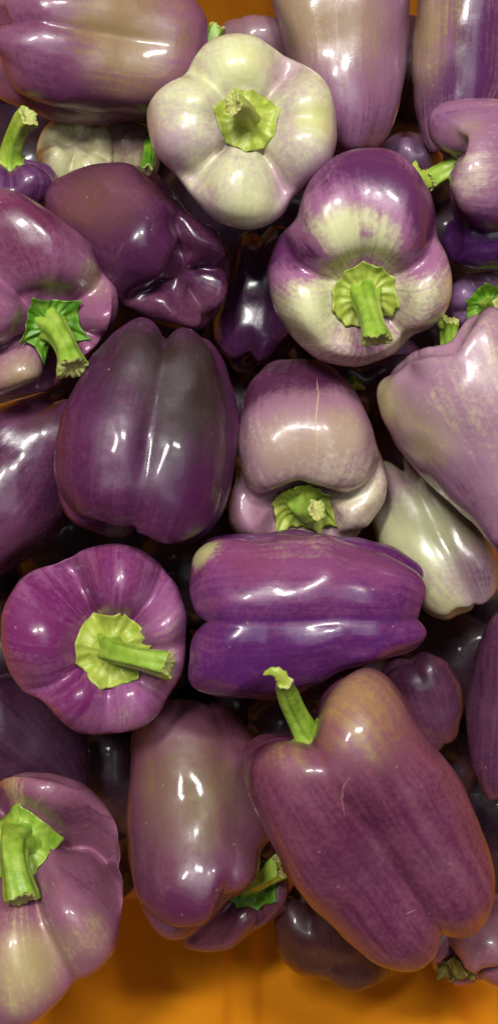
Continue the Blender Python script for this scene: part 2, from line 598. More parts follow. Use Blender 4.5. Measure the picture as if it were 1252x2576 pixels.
    if calyx:
        rc = calyx.get('r', 80) * PXM
        n_pt = calyx.get('n', 6)
        wv = calyx.get('lift', 0.0)
        ph = rng.uniform(0, 6.28)
        NRc, NAc = 14, 120
        spk = []
        pts = sorted([(i + rng.uniform(-0.22, 0.22)) / n_pt * 2 * math.pi + ph for i in range(n_pt)])
        amp = [rng.uniform(0.7, 1.25) for _ in pts]
        for i in range(NAc):
            an = i / NAc * 2 * math.pi
            s_ = 0
            for p_, am in zip(pts, amp):
                dl = abs((an - p_ + math.pi) % (2 * math.pi) - math.pi)
                s_ += am * (0.62 * math.exp(-(dl / 0.07) ** 1.4) + 0.5 * math.exp(-(dl / 0.30) ** 2))
            spk.append(s_)
        cv, cf, hs = [], [], []
        cen_v = Vector(cc)
        hts = np.zeros((NRc + 1, NAc))
        for i in range(NAc):
            an = i / NAc * 2 * math.pi
            redge = rc * (0.86 + calyx.get('spike', 0.2) * spk[i] + 0.035 * math.sin(an * 3 + ph) + 0.012 * math.sin(an * 11 + ph))
            prev = 0.0
            for j in range(NRc + 1):
                r_ = redge * j / NRc
                base = cen_v + (E1 * math.cos(an) + E2 * math.sin(an)) * r_
                hit = bvh.ray_cast(base + A * 0.06, -A, 0.12)
                hh = (hit[0] - cen_v).dot(A) if hit[0] is not None else prev
                lim = 0.85 * redge / NRc
                hh = min(max(hh, prev - lim * 1.6), prev + lim * 1.2) if j else hh
                prev = hh
                hts[j, i] = hh
        for j in range(NRc + 1):
            for _ in range(14):
                hts[j] = (np.roll(hts[j], 1) + 2 * hts[j] + np.roll(hts[j], -1)) / 4
        for j in range(NRc + 1):
            f = j / NRc
            for i in range(NAc):
                an = i / NAc * 2 * math.pi
                redge = rc * (0.86 + calyx.get('spike', 0.2) * spk[i] + 0.035 * math.sin(an * 3 + ph) + 0.012 * math.sin(an * 11 + ph))
                r_ = redge * f
                up = 0.0013 + 0.0048 * math.exp(-(f / 0.45) ** 2) + wv * f ** 2.5 * 0.004 * (0.4 + spk[i])
                up += 0.0002 * math.sin(an * n_pt + ph * 2 + f * 3) * f * (1 - f) * 3 + 0.0004 * math.sin(an * 17 + 2 * f) * f
                up += 0.0012 * mnoise.noise(Vector((math.cos(an) * 3 * f, math.sin(an) * 3 * f, seed)))
                cv.append(tuple(cen_v + (E1 * math.cos(an) + E2 * math.sin(an)) * r_ + A * (hts[j, i] + up)))
        for i in range(NAc):   # turned-down rim, gives the calyx its thickness
            an = i / NAc * 2 * math.pi
            v = Vector(cv[NRc * NAc + i]) - A * 0.0014 - (E1 * math.cos(an) + E2 * math.sin(an)) * 0.0006
            cv.append(tuple(v))
        for j in range(NRc + 1):
            for i in range(NAc):
                n_ = (i + 1) % NAc
                cf.append((j * NAc + i, (j + 1) * NAc + i, (j + 1) * NAc + n_, j * NAc + n_))
        mesh_obj('calyx', cv, cf, cal_mat or G_YEL, root)
    if stem:
        rs_ = stem.get('r', 30) * PXM
        p0 = Vector(cc) - A * 0.001
        tip = Vector(px2w(stem['tip'][0], stem['tip'][1], cc[2] + stem.get('dz', 0.02)))
        ln = (tip - p0).length
        p1 = p0 + A * ln * stem.get('c1', 0.4)
        p2 = tip + (p0 + A * ln * stem.get('c2', 0.6) - tip) * 0.45
        NS, NC = 22, 40
        sv, sf = [], []
        def bez(u):
            return p0 * (1 - u) ** 3 + p1 * 3 * u * (1 - u) ** 2 + p2 * 3 * u * u * (1 - u) + tip * u ** 3
        up_ = Vector(e1)
        ph = rng.uniform(0, 6)
        for j in range(NS + 1):
            u = j / NS
            c_ = bez(u)
            tg = (bez(min(u + 0.02, 1.0)) - bez(max(u - 0.02, 0))).normalized()
            x_ = (up_ - tg * up_.dot(tg)).normalized()
            up_ = x_
            y_ = tg.cross(x_)
            rad_ = rs_ * (1.0 + 0.55 * math.exp(-u * 7) + stem.get('flare', 0.18) * smoothstep(0.6, 1.0, u) - 0.08 * math.sin(u * 3))
            for i in range(NC):
                an = i / NC * 2 * math.pi
                rr = rad_ * (1 + 0.11 * math.cos(5 * an + ph + u * 0.8) + 0.05 * math.cos(2 * an + ph * 2) + 0.03 * math.sin(9 * an + 3 * u))
                v = c_ + (x_ * math.cos(an) + y_ * math.sin(an)) * rr
                if j == NS:
                    v = v + tg * (0.0009 * math.sin(an * 3 + ph) + 0.0014 * math.cos(an + ph) + 0.0005 * math.sin(an * 13))
                sv.append(tuple(v))
        for j in range(NS):
            for i in range(NC):
                n_ = (i + 1) % NC
                sf.append((j * NC + i, j * NC + n_, (j + 1) * NC + n_, (j + 1) * NC + i))
        so = mesh_obj('stem', sv, sf, stem_mat or G_MID, root)
        # the cut or torn end
        edge = [Vector(v) for v in sv[NS * NC:]]
        mid_ = sum(edge, Vector()) / NC
        ev, ef = [tuple(e_) for e_ in edge], []
        for q_, dp in ((0.86, 0.0006), (0.55, -0.0004), (0.25, -0.0012)):
            for i in range(NC):
                v = mid_ + (edge[i] - mid_) * q_ + tg * (dp + 0.0007 * mnoise.noise(edge[i] * 900 * q_))
                ev.append(tuple(v))
        ev.append(tuple(mid_ - tg * 0.0014))
        for j in range(3):
            for i in range(NC):
                n_ = (i + 1) % NC
                ef.append((j * NC + i, j * NC + n_, (j + 1) * NC + n_, (j + 1) * NC + i))
        for i in range(NC):
            ef.append((3 * NC + i, 3 * NC + (i + 1) % NC, 4 * NC))
        mesh_obj('cut_end', ev, ef, G_CUT, so)
        if flap:
            fvv, fff = [], []
            q0 = Vector(cc) + (mid_ - Vector(cc)) * flap.get('from', 0.85)
            q0 = bez(flap.get('from', 0.85)) + Vector((flap.get('ox', 0) * PXM, -flap.get('oy', 0) * PXM, 0.001))
            q2 = Vector(px2w(flap['tip'][0], flap['tip'][1], tip.z + flap.get('dz', 0.0)))
            q1 = Vector(px2w(flap['mid'][0], flap['mid'][1], tip.z + flap.get('dz', 0.0) + 0.004))
            wd = flap.get('w', 14) * PXM
            n1 = 14
            for j in range(n1 + 1):
                u = j / n1
                c_ = q0 * (1 - u) ** 2 + q1 * 2 * u * (1 - u) + q2 * u * u
                tg = ((q1 - q0) * (1 - u) + (q2 - q1) * u).normalized()
                sd = tg.cross(Vector((0, 0, 1))).normalized()
                nn = sd.cross(tg).normalized()
                ww = wd * (1 - u) ** 0.6 + 0.0003
                for i in range(10):
                    an = i / 10 * 2 * math.pi
                    fvv.append(tuple(c_ + sd * math.cos(an) * ww * (1 + 0.15 * math.sin(j * 2.1)) + nn * math.sin(an) * ww * 0.42))
            for j in range(n1):
                for i in range(10):
                    n_ = (i + 1) % 10
                    fff.append((j * 10 + i, j * 10 + n_, (j + 1) * 10 + n_, (j + 1) * 10 + i))
            mesh_obj('torn_strip', fvv, fff, G_YEL, so)
    # ---- pale corky scar lines on the skin
    camp = Vector((0, 0, CAMH))
    def on_skin(px_, py_):
        d_ = (Vector(px2w(px_, py_, 0.0)) - camp).normalized()
        hit = bvh.ray_cast(camp, d_, 2.0)
        return (hit[0], hit[1]) if hit[0] is not None else (None, None)
    for sc_ in scars:
        pts_ = sc_['pts']
        vs, fs = [], []
        path = []
        for i in range(len(pts_) - 1):
            for u in np.linspace(0, 1, 9, endpoint=False):
                path.append((pts_[i][0] * (1 - u) + pts_[i + 1][0] * u, pts_[i][1] * (1 - u) + pts_[i + 1][1] * u))
        path.append(pts_[-1])
        pos = []
        for (x_, y_) in path:
            p_, n_ = on_skin(x_ + rng.uniform(-1.2, 1.2), y_)
            if p_ is not None:
                pos.append((p_, n_))
        for i, (p_, n_) in enumerate(pos):
            q_ = pos[min(i + 1, len(pos) - 1)][0] - pos[max(i - 1, 0)][0]
            sd = q_.cross(n_).normalized()
            w_ = sc_.get('w', 3) * PXM * (0.25 + 0.75 * math.sin(math.pi * (i + 0.5) / len(pos))) * rng.uniform(0.75, 1.2)
            for kx, kz in ((-1, -0.3), (-0.5, 0.22), (0.5, 0.22), (1, -0.3)):
                vs.append(tuple(p_ + sd * w_ * kx + n_ * w_ * kz))
        for i in range(len(pos) - 1):
            for j in range(3):
                fs.append((i * 4 + j, i * 4 + j + 1, i * 4 + j + 5, i * 4 + j + 4))
        mesh_obj('scar', vs, fs, sc_.get('mat', SCAR), root)
    PEPPERS.append(root)
    return root

def ell(cx, cy, rx, ry, rot=0, n=28, sq=0.0):
    out = []
    for i in range(n):
        an = i / n * 2 * math.pi
        x, y = math.cos(an) * rx, math.sin(an) * ry
        c_, s_ = math.cos(math.radians(rot)), math.sin(math.radians(rot))
        out.append((cx + x * c_ - y * s_, cy + x * s_ + y * c_))
    return out

# ---- A: long mauve one lying across the top left
pepper('long mauve and tan pepper lying sideways in the top left corner',
       [(0,268),(60,285),(140,308),(230,318),(290,320),(360,310),(440,285),(500,235),(527,130),(520,40),(490,-10),(400,-50),(250,-60),(80,-45),(0,-15),(-40,40),(-28,110),(-10,150),(-30,190),(-25,240)],
       0.0, (1, 0.05, -0.36), [(-38,1.0),(44,1.0),(140,1.0),(-130,1.0)], dd=0.5, k=70, gbody=0.8, gsh=0.5, drop=0.4, bot=0.88, bc=0.14, bg=0.35,
       pale=(166,148,120), mid=(126,82,98), dark=(98,46,78), tan=(140,114,82), pat=0.62,
       patches=[(380,60,120,-0.2),(200,230,130,0.2),(470,60,70,0.1)], tans=[(330,60,130,0.75),(260,20,90,0.5),(330,140,80,0.35)], streak=0.35, rough=0.21,
       calyx=dict(r=60), stem=dict(tip=(546,66), dz=-0.006, r=18))
# ---- B: pale one, stem towards the camera
pepper('cream pepper with green-yellow stem disc facing up, palest of all',
       [(600,82),(650,90),(690,115),(710,137),(760,150),(800,180),(830,225),(848,290),(850,340),(838,400),(805,445),(765,480),(735,502),(715,540),(670,572),(615,580),(560,565),(520,540),(490,505),(462,470),(430,430),(395,400),(378,360),(368,310),(370,270),(385,240),(420,210),(470,183),(480,150),(510,110),(550,90)],
       0.03, (0.03, -0.10, 1), [(92,0.98),(112,0.94),(168,0.97),(196,0.97),(266,1.12),(340,1.0),(12,1.0)], mode='face', lr=1.75, dd=0.5, k=30, cd=0.16, gsh=1.05, bot=0.55,
       cav=(622,302), pale=(208,210,160), mid=(178,155,148), dark=(128,80,105), tan=(206,208,120), pat=0.22, top=0.0,
       patches=[(400,400,70,0.42),(830,430,70,0.55),(760,500,60,0.55),(560,330,60,0.12),(730,190,60,0.25),(440,350,60,0.12),(520,520,40,0.15)],
       tans=[(800,300,50,0.6),(605,150,60,0.55),(640,520,70,0.3)], streak=0.22, blotch=0.42, rough=0.16,
       calyx=dict(r=80, n=7, spike=0.10), stem=dict(tip=(586,262), dz=0.022, r=24, flare=0.1), stem_mat=G_YEL)
# ---- C: tall one at the top
pepper('tall tan-topped mauve pepper standing behind the cream pepper at the top edge',
       [(675,0),(695,60),(712,130),(740,240),(790,340),(850,400),(910,398),(960,365),(985,335),(1005,280),(1020,200),(1030,100),(1035,0),(1030,-60),(960,-110),(850,-125),(760,-110),(690,-60)],
       -0.022, (0, -1, 0.06), [(-42,1.0),(14,0.97),(60,0.95),(150,1),(-130,1)], dd=0.26, k=40, gbody=0.85, bot=0.86,
       pale=(174,154,130), mid=(132,94,110), dark=(104,56,88), tan=(152,128,100), pat=0.66,
       patches=[(740,30,120,-0.4),(900,60,120,-0.3),(860,0,120,-0.25)], tans=[(860,60,140,0.6),(740,60,90,0.5)], streak=0.5, rough=0.17)
# ---- D: top right
pepper('tall pepper in the top right corner, tan left side and purple right side',
       [(1042,0),(1034,100),(1031,200),(1034,280),(1048,350),(1085,390),(1150,390),(1220,340),(1290,220),(1310,60),(1290,-50),(1200,-100),(1100,-95),(1052,-50)],
       -0.02, (0.05, -1, 0.05), [(-70,1.0),(0,0.98),(70,1.0),(160,1)], dd=0.25, k=30, gbody=0.7, bot=0.75,
       pale=(176,158,128), mid=(138,98,112), dark=(82,40,76), tan=(160,136,98), pat=0.62,
       patches=[(1060,100,90,-0.2),(1180,200,90,0.45),(1120,30,60,0.1),(1220,60,80,0.3)], tans=[(1060,120,110,0.5),(1080,20,80,0.4)], streak=0.5, rough=0.18)
# ---- E: right, stem to the left
pepper('mauve pepper at right edge with folded shoulder and curled broken green stem',
       [(1073,300),(1085,275),(1120,252),(1180,245),(1252,247),(1340,270),(1400,360),(1390,480),(1320,565),(1230,590),(1170,577),(1138,548),(1130,500),(1136,440),(1138,410),(1100,382),(1076,345)],
       0.012, (-1, 0.10, -0.12), [(-28,1.08),(52,0.98),(130,0.95),(-120,0.95)], dd=0.44, k=24, lr=2.0, cd=0.24, gsh=1.15, bot=0.7, drop=1.2, cav=(1150,425),
       pale=(190,170,150), mid=(142,100,118), dark=(84,36,88), tan=(160,134,110), pat=0.46,
       patches=[(1200,570,75,0.85),(1160,545,50,0.4),(1190,440,60,-0.3),(1120,300,60,0.1),(1140,280,70,0.1)], tans=[(1170,330,50,0.4)], streak=0.45, rough=0.2,
       stem=dict(tip=(1072,462), dz=0.004, r=27, flare=-0.1), flap=dict(tip=(1044,404), mid=(1036,450), w=22, dz=0.002, oy=-4))
# ---- E2: dark lobe below E
pepper('glossy deep violet pepper tucked under the right-edge mauve pepper',
       [(1108,610),(1125,560),(1180,525),(1280,520),(1370,560),(1390,640),(1300,690),(1200,682),(1135,660)],
       -0.006, (1, 0.0, -0.3), [(0,1.0),(90,1),(180,1),(-90,1)], dd=0.10, bot=0.75, lr=1.9,
       mid=(92,48,100), dark=(56,22,66), pat=0.85, rough=0.14, streak=0.25, blotch=0.3)
# ---- F: two-tone
pepper('two-tone pepper, cream around its frilled stem and purple over the top, right of centre',
       [(900,372),(960,367),(1010,385),(1050,430),(1085,490),(1100,560),(1102,595),(1125,640),(1138,700),(1130,770),(1105,820),(1070,840),(1035,848),(1010,880),(970,910),(900,928),(840,920),(780,895),(730,845),(695,790),(675,730),(670,680),(680,640),(705,590),(748,548),(757,500),(780,450),(820,405),(860,382)],
       0.02, (0.02, 0.50, 0.85), [(25,1.10,0.85),(-28,1.10,0.85),(112,1.0,0.8),(165,0.98,0.7),(-102,1.0)], lr=1.75, dd=0.44, k=30, cd=0.19, gsh=1.05, gbody=0.6, drop=0.9, cav=(915,738),
       pale=(208,206,158), mid=(150,100,122), dark=(88,42,76), tan=(200,196,140), pat=0.30, top=-0.1,
       patches=[(920,400,105,0.75),(800,480,70,0.35),(1070,530,90,0.8),(1050,640,50,0.4),(690,620,70,0.7),(740,650,60,0.45),(790,640,40,0.5),(920,590,22,0.35),(850,560,75,-0.36),(985,575,70,-0.36),(760,800,90,-0.15),(930,860,60,0.15),(1060,720,60,-0.1),(915,665,40,0.2)],
       tans=[(850,560,50,0.3),(760,820,80,0.25)], streak=0.36, blotch=0.42, rough=0.16,
       calyx=dict(r=84, n=10, spike=0.12, lift=0.3), stem=dict(tip=(946,855), dz=0.024, r=27, c1=0.5, flare=0.22))
# ---- G: left dark with blossom end
pepper('dark maroon pepper left of centre showing its pinched blossom end',
       [(107,490),(140,450),(190,420),(250,405),(310,405),(360,415),(400,440),(440,485),(470,530),(500,550),(545,575),(575,620),(588,670),(575,730),(545,790),(530,825),(500,838),(440,828),(360,805),(300,780),(240,710),(180,630),(130,570),(108,520)],
       -0.008, (-0.60, -0.48, -0.62), [(-8,1.12),(85,0.95),(-112,0.95),(165,0.85)], dd=0.42, k=32, gbody=0.5, bot=0.92, bc=0.16, lr=2.2,
       pale=(130,96,84), mid=(104,62,74), dark=(72,32,60), tan=(96,66,58), pat=0.72,
       patches=[(400,680,110,0.3),(250,480,80,-0.25),(520,700,60,0.2)], tans=[(220,480,90,0.6),(300,530,70,0.3)], streak=0.3, rough=0.15)
# ---- H: left edge stem right
pepper('reddish mauve pepper at left edge with bright green bent stem and pale folded shoulder',
       [(-130,580),(-60,490),(0,472),(60,485),(110,520),(160,555),(220,600),(260,640),(285,690),(298,740),(296,800),(275,850),(235,890),(190,920),(150,965),(110,992),(40,1002),(-40,992),(-110,930),(-150,800),(-150,680)],
       0.018, (0.45, 0.35, 0.72), [(-58,1.14,0.55),(24,1.02,0.8),(98,0.95),(-130,0.95),(-172,0.88)], lr=1.7, dd=0.5, k=26, cd=0.24, gsh=1.15, drop=1.2, cav=(125,815),
       pale=(176,158,132), mid=(138,88,108), dark=(100,44,68), tan=(150,128,92), pat=0.62,
       patches=[(60,540,110,0.35),(230,700,60,-0.4),(60,960,80,-0.4),(250,850,50,-0.05),(20,780,70,-0.1),(180,640,50,-0.1)], tans=[(60,960,80,0.6),(230,700,50,0.5)], streak=0.4, rough=0.17,
       calyx=dict(r=74, n=5, spike=0.34, lift=1.0), cal_mat=G_DRK, stem=dict(tip=(182,926), dz=0.022, r=27, c1=0.5, flare=0.35))
# ---- I: small one under H at the left edge
pepper('small dark violet pepper at left edge with stem rising under the long pepper',
       [(-70,440),(-40,405),(0,396),(60,402),(95,408),(122,412),(145,437),(138,475),(110,510),(60,560),(-20,570),(-80,520)],
       -0.01, (0.05, -0.7, 0.55), [(-30,1.0),(50,1.0),(130,1),(-120,1)], lr=1.7, dd=0.4, cav=(25,408),
       mid=(110,66,96), dark=(70,32,68), pat=0.75, rough=0.2,
       calyx=dict(r=42), cal_mat=G_YEL, stem=dict(tip=(72,292), dz=0.02, r=24, c1=0.3))
# ---- J, K pale ones low under A
pepper('pale greenish pepper in shadow under the long top left pepper',
       ell(190,380,98,98), -0.032, (0.1, -0.3, 0.9), [(20,1),(80,0.9),(150,1),(220,0.9),(300,1)], mode='face', lr=1.6, dd=0.44,
       pale=(188,186,138), mid=(158,138,116), dark=(100,64,80), pat=0.22, rough=0.25)
pepper('pale brown pepper in shadow beside a dark leaf, left of the cream pepper',
       ell(318,392,86,98), -0.045, (0.3, -0.9, 0.2), [(-30,1),(50,1),(140,1),(-120,1)], dd=0.3,
       pale=(176,170,128), mid=(128,106,88), dark=(84,54,60), pat=0.25, patches=[(310,330,50,0.5)], rough=0.25, cav=(365,360), stem_mat=G_DRK, stem=dict(tip=(368,428), dz=0.03, r=14))
# ---- L: dark one deep in the middle
pepper('dark plum pepper deep in the gap left of the two-tone pepper',
       [(590,600),(680,550),(760,590),(790,720),(765,850),(710,905),(650,950),(590,935),(535,870),(520,810),(560,730),(580,660)],
       -0.055, (0.1, -0.9, -0.12), [(-50,1),(30,0.97),(110,1.0),(-140,0.9)], dd=0.4, k=30, gbody=0.6, bot=0.9, bc=0.12, bg=0.5,
       mid=(86,50,76), dark=(58,26,56), pat=0.85, streak=0.3, rough=0.13)
# ---- M: big dark one
pepper('big dark plum-brown pepper with a long groove, left of centre, darkest on top',
       [(400,798),(440,805),(475,832),(510,845),(545,870),(575,920),(595,990),(604,1070),(600,1150),(590,1220),(565,1290),(530,1335),(480,1370),(430,1380),(392,1374),(366,1350),(345,1365),(300,1372),(265,1360),(235,1335),(210,1328),(170,1305),(140,1250),(130,1180),(138,1110),(155,1040),(185,970),(220,900),(265,845),(310,815),(350,800)],
       0.03, (-0.16, 1, 0.10), [(40,1.05),(-42,1.0),(120,0.95),(-125,1)], dd=0.48, k=90, gbody=0.85, gsh=0.7, bot=0.78, bc=0.12, drop=0.5, cd=0.12,
       pale=(150,122,104), mid=(108,50,84), dark=(70,24,58), tan=(50,34,34), pat=0.86, top=-0.12,
       patches=[(290,1345,60,-0.55),(430,1365,60,-0.5),(180,1290,60,-0.35),(470,1200,100,0.15),(180,1150,90,-0.12)],
       tans=[(450,930,150,0.75),(530,1000,120,0.6),(350,850,80,0.5),(430,1080,70,0.3)], streak=0.3, blotch=0.4, rough=0.27)
# ---- N: left lower dark
pepper('dark grooved purple pepper at left edge beside the big dark one',
       [(180,988),(230,1050),(225,1180),(185,1300),(115,1385),(0,1452),(-90,1480),(-190,1420),(-220,1280),(-150,1110),(-60,1030),(60,995),(120,988)],
       -0.022, (-0.62, 0.75, 0.0), [(52,1.0),(-30,1.05),(-110,1.0),(150,1)], dd=0.34, k=36, gbody=0.75, bot=0.8,
       pale=(140,106,96), mid=(100,56,78), dark=(66,30,54), tan=(92,72,62), pat=0.78, patches=[(40,1360,70,-0.25)], tans=[(110,1050,60,0.5)], streak=0.4, rough=0.15)
# ---- O: pale mauve centre
pepper('pale mauve pepper at centre with short cut stem above the violet pepper',
       [(700,905),(760,900),(820,910),(870,950),(910,1010),(935,1070),(946,1120),(968,1165),(978,1210),(970,1260),(940,1300),(920,1340),(860,1380),(700,1400),(610,1375),(572,1320),(580,1250),(592,1190),(590,1100),(605,1020),(625,960),(660,920)],
       -0.015, (0.0, 0.72, 0.62), [(30,1.12,0.8),(-24,1.12,0.8),(106,0.94),(160,0.92,0.7),(-106,0.93),(-155,0.88,0.8)], lr=1.9, dd=0.42, scars=[dict(pts=[(797,950),(800,1000),(792,1060),(797,1120),(790,1200)], w=2.5, mat=SCAR_PALE)], k=26, cd=0.22, gsh=1.1, drop=0.8, cav=(762,1258),
       pale=(200,190,158), mid=(150,112,118), dark=(92,46,72), tan=(180,160,124), pat=0.34,
       patches=[(700,940,150,0.48),(850,960,110,0.34),(620,1010,90,0.4),(640,1280,70,0.25),(900,1250,70,-0.2),(830,1150,70,-0.1),(640,1170,60,0.05)],
       tans=[(720,1120,90,0.4),(880,1080,70,0.4)], streak=0.28, blotch=0.45, rough=0.18,
       calyx=dict(r=80, n=6, spike=0.26, lift=0.8), stem=dict(tip=(796,1282), dz=0.016, r=30, c1=0.6, flare=-0.05))
# ---- P: right big pale mauve
pepper('large pale mauve pepper at right edge, wide shoulders tapering down, stem poking up behind',
       [(1085,892),(1125,898),(1162,890),(1182,825),(1215,768),(1280,758),(1370,820),(1430,950),(1440,1150),(1400,1320),(1330,1425),(1262,1410),(1200,1340),(1130,1270),(1060,1200),(1000,1130),(960,1060),(945,1000),(950,960),(975,942),(1000,936),(1012,912),(1050,890)],
       0.018, (-0.40, -0.9, -0.12), [(-66,1.0),(-4,1.04),(66,1.0),(160,1)], dd=0.36, k=26, cd=0.2, gsh=1.15, bot=0.62, drop=1.0, lr=2.1, cav=(1138,905),
       pale=(200,184,148), mid=(158,122,130), dark=(106,48,86), tan=(182,168,116), pat=0.42,
       patches=[(1230,1300,120,0.7),(1170,1240,80,0.25),(1240,1400,70,0.4),(960,1000,50,-0.3),(1200,830,80,0.15),(1100,980,70,-0.05)], tans=[(960,1010,60,0.7),(1060,1100,90,0.45)], streak=0.32, blotch=0.5, rough=0.19,
       calyx=dict(r=50), stem=dict(tip=(1132,806), dz=0.006, r=23, c1=0.2, flare=0.0), flap=dict(tip=(1101,792), mid=(1104,820), w=10, ox=-16))
# ---- Q: pale green body below P
pepper('pale green pepper body wedged below the large pale mauve pepper, right of the violet one',
       [(950,1150),(1040,1105),(1150,1150),(1240,1280),(1268,1400),(1268,1470),(1235,1525),(1190,1552),(1150,1545),(1120,1562),(1080,1556),(1050,1525),(1000,1450),(940,1360),(922,1290),(928,1210)],
       -0.04, (-0.42, -0.9, -0.36), [(-48,1.0),(32,0.95),(110,1),(-140,1)], dd=0.46, k=40, gbody=0.8, bot=0.9, bc=0.12, bg=0.4,
       pale=(184,182,138), mid=(158,136,126), dark=(108,68,98), tan=(184,186,136), pat=0.18,
       patches=[(1210,1440,70,0.55),(990,1210,70,0.35),(1060,1520,40,0.2),(1220,1530,50,0.3)], tans=[(1060,1320,80,0.5)], streak=0.4, rough=0.16)
# ---- R
pepper('small mauve pepper with jagged green calyx wedged at right edge above the large pale one',
       [(1125,780),(1132,720),(1165,688),(1220,680),(1290,690),(1330,740),(1310,810),(1210,840),(1140,820)],
       -0.035, (-0.1, 0.35, 0.85), [(20,1),(90,1),(160,1),(230,1),(310,1)], mode='face', lr=1.7, dd=0.44, cav=(1225,765),
       pale=(170,150,150), mid=(128,98,122), dark=(86,50,86), pat=0.55, rough=0.2, calyx=dict(r=62, n=7, spike=0.2, lift=0.8), cal_mat=G_DRK, stem=dict(tip=(1258,770), dz=0.02, r=22))
# ---- S: round magenta with stem
pepper('round magenta-purple pepper with stem disc facing up and stem bent right, at left',
       [(250,1368),(300,1368),(360,1385),(410,1420),(450,1475),(470,1545),(473,1620),(462,1690),(432,1740),(405,1790),(370,1825),(310,1845),(250,1856),(190,1842),(150,1810),(110,1768),(60,1743),(20,1690),(3,1630),(2,1560),(20,1500),(50,1450),(100,1425),(152,1414),(185,1385)],
       0.02, (0.10, 0.03, 1), [(172,1.12,0.72),(80,0.98,1.0),(22,0.93,1.0),(338,0.91,0.95),(294,0.95,0.95),(242,1.0,1.0)], mode='face', lr=1.7, dd=0.5, k=36, cd=0.19, gsh=1.0, gbody=0.9, drop=1.4, cav=(280,1632),
       pale=(178,160,136), mid=(146,90,120), dark=(110,38,84), tan=(150,122,100), pat=0.72, top=-0.02,
       patches=[(420,1680,70,-0.45),(300,1800,60,-0.35),(430,1560,60,-0.25),(390,1520,50,-0.1),(90,1560,120,0.2),(260,1420,70,0.1),(300,1700,50,-0.1),(220,1760,50,0.15)], streak=0.5, blotch=0.25, rough=0.17, calyx=dict(r=96, n=6, spike=0.13), stem=dict(tip=(424,1672), dz=0.020, r=26, c1=0.42, c2=0.5, flare=0.2))
# ---- T: violet lying across
pepper('violet pepper lying sideways at centre with a deep lengthwise groove and wet highlights',
       [(485,1410),(490,1375),(520,1347),(580,1338),(680,1335),(760,1340),(840,1345),(920,1350),(990,1370),(1040,1405),(1070,1445),(1076,1490),(1054,1538),(1080,1560),(1086,1590),(1060,1625),(1000,1650),(930,1672),(850,1695),(760,1740),(680,1760),(560,1761),(500,1746),(470,1720),(478,1660),(470,1600),(475,1543),(472,1480)],
       0.026, (-1, 0.0, -0.03), [(40,1.02),(-38,1.0),(125,1.0),(-120,0.98)], dd=0.46, k=110, gbody=0.85, gsh=0.85, bot=0.88, bc=0.12, bg=0.4, cd=0.12,
       pale=(176,166,120), mid=(126,66,98), dark=(80,30,84), tan=(126,60,80), pat=0.80,
       patches=[(500,1390,45,-0.9),(620,1375,120,-0.3),(800,1380,120,-0.3),(950,1400,80,-0.15),(700,1620,160,0.1),(600,1730,120,0.1)], tans=[(640,1400,90,0.3)], streak=0.35, blotch=0.3, rough=0.17, bump=2.0)
# ---- U: large lower right
pepper('large reddish mauve pepper at lower right with notched shoulder and torn green stem',
       [(830,1690),(870,1675),(920,1672),(970,1695),(1010,1740),(1060,1820),(1110,1890),(1160,1960),(1200,2030),(1230,2110),(1250,2190),(1248,2260),(1225,2320),(1185,2355),(1145,2375),(1112,2398),(1088,2420),(1050,2442),(1000,2450),(930,2430),(850,2370),(780,2290),(720,2200),(660,2100),(615,2010),(600,1940),(605,1890),(640,1850),(690,1838),(740,1856),(782,1868),(796,1800),(802,1740)],
       0.045, (-0.55, -0.83, 0.12), [(42,1.08),(-38,1.02),(130,1.0),(-125,0.98)], dd=0.5, k=60, gbody=0.95, gsh=0.5, bot=0.88, bc=0.12, bg=0.3, cd=0.13, drop=0.45, cav=(780,1862),
       pale=(170,138,100), mid=(124,70,82), dark=(84,34,58), tan=(154,122,74), pat=0.72,
       patches=[(860,1760,90,-0.3),(740,1880,50,-0.3),(880,2080,120,0.1),(1000,2300,140,0.12)], tans=[(870,1740,110,0.62),(740,1890,60,0.5),(960,1810,90,0.35)], streak=0.4, blotch=0.35, rough=0.24,
       scars=[dict(pts=[(880,1955),(862,1980),(858,2010),(868,2050)], w=3.5),dict(pts=[(1020,2300),(1045,2288)], w=2.5)],
       calyx=dict(r=50, n=7), cal_mat=G_YEL, stem=dict(tip=(716,1716), dz=0.03, r=25, c1=0.3, flare=-0.35), flap=dict(tip=(662,1698), mid=(700,1672), w=16, **{'from': 0.93}))
# ---- V
pepper('plum pepper behind the large lower right one, below the violet pepper tip',
       [(950,1690),(1000,1650),(1065,1638),(1120,1658),(1160,1720),(1166,1790),(1152,1850),(1110,1890),(1040,1880),(980,1800)],
       -0.04, (-0.3, -0.8, 0.1), [(-40,1),(40,1),(130,1),(-130,1)], dd=0.3, bot=0.7,
       pale=(120,96,90), mid=(92,54,72), dark=(62,28,50), pat=0.7, rough=0.2)  # plum skin lowered in tone to hold the shade behind the big pepper
# ---- W
pepper('dark purple pepper cut off by the right edge beside the large lower right one',
       [(1262,1525),(1220,1565),(1187,1640),(1172,1750),(1170,1850),(1178,1940),(1200,1990),(1252,2030),(1340,2030),(1410,1920),(1410,1660),(1350,1550)],
       -0.012, (0.1, -1, 0.0), [(-50,1),(20,1),(90,1),(180,1)], dd=0.3, bot=0.75, gbody=0.6,
       pale=(130,100,90), mid=(92,54,72), dark=(62,30,54), pat=0.75, rough=0.16)  # dark purple skin, taken down further to include shade
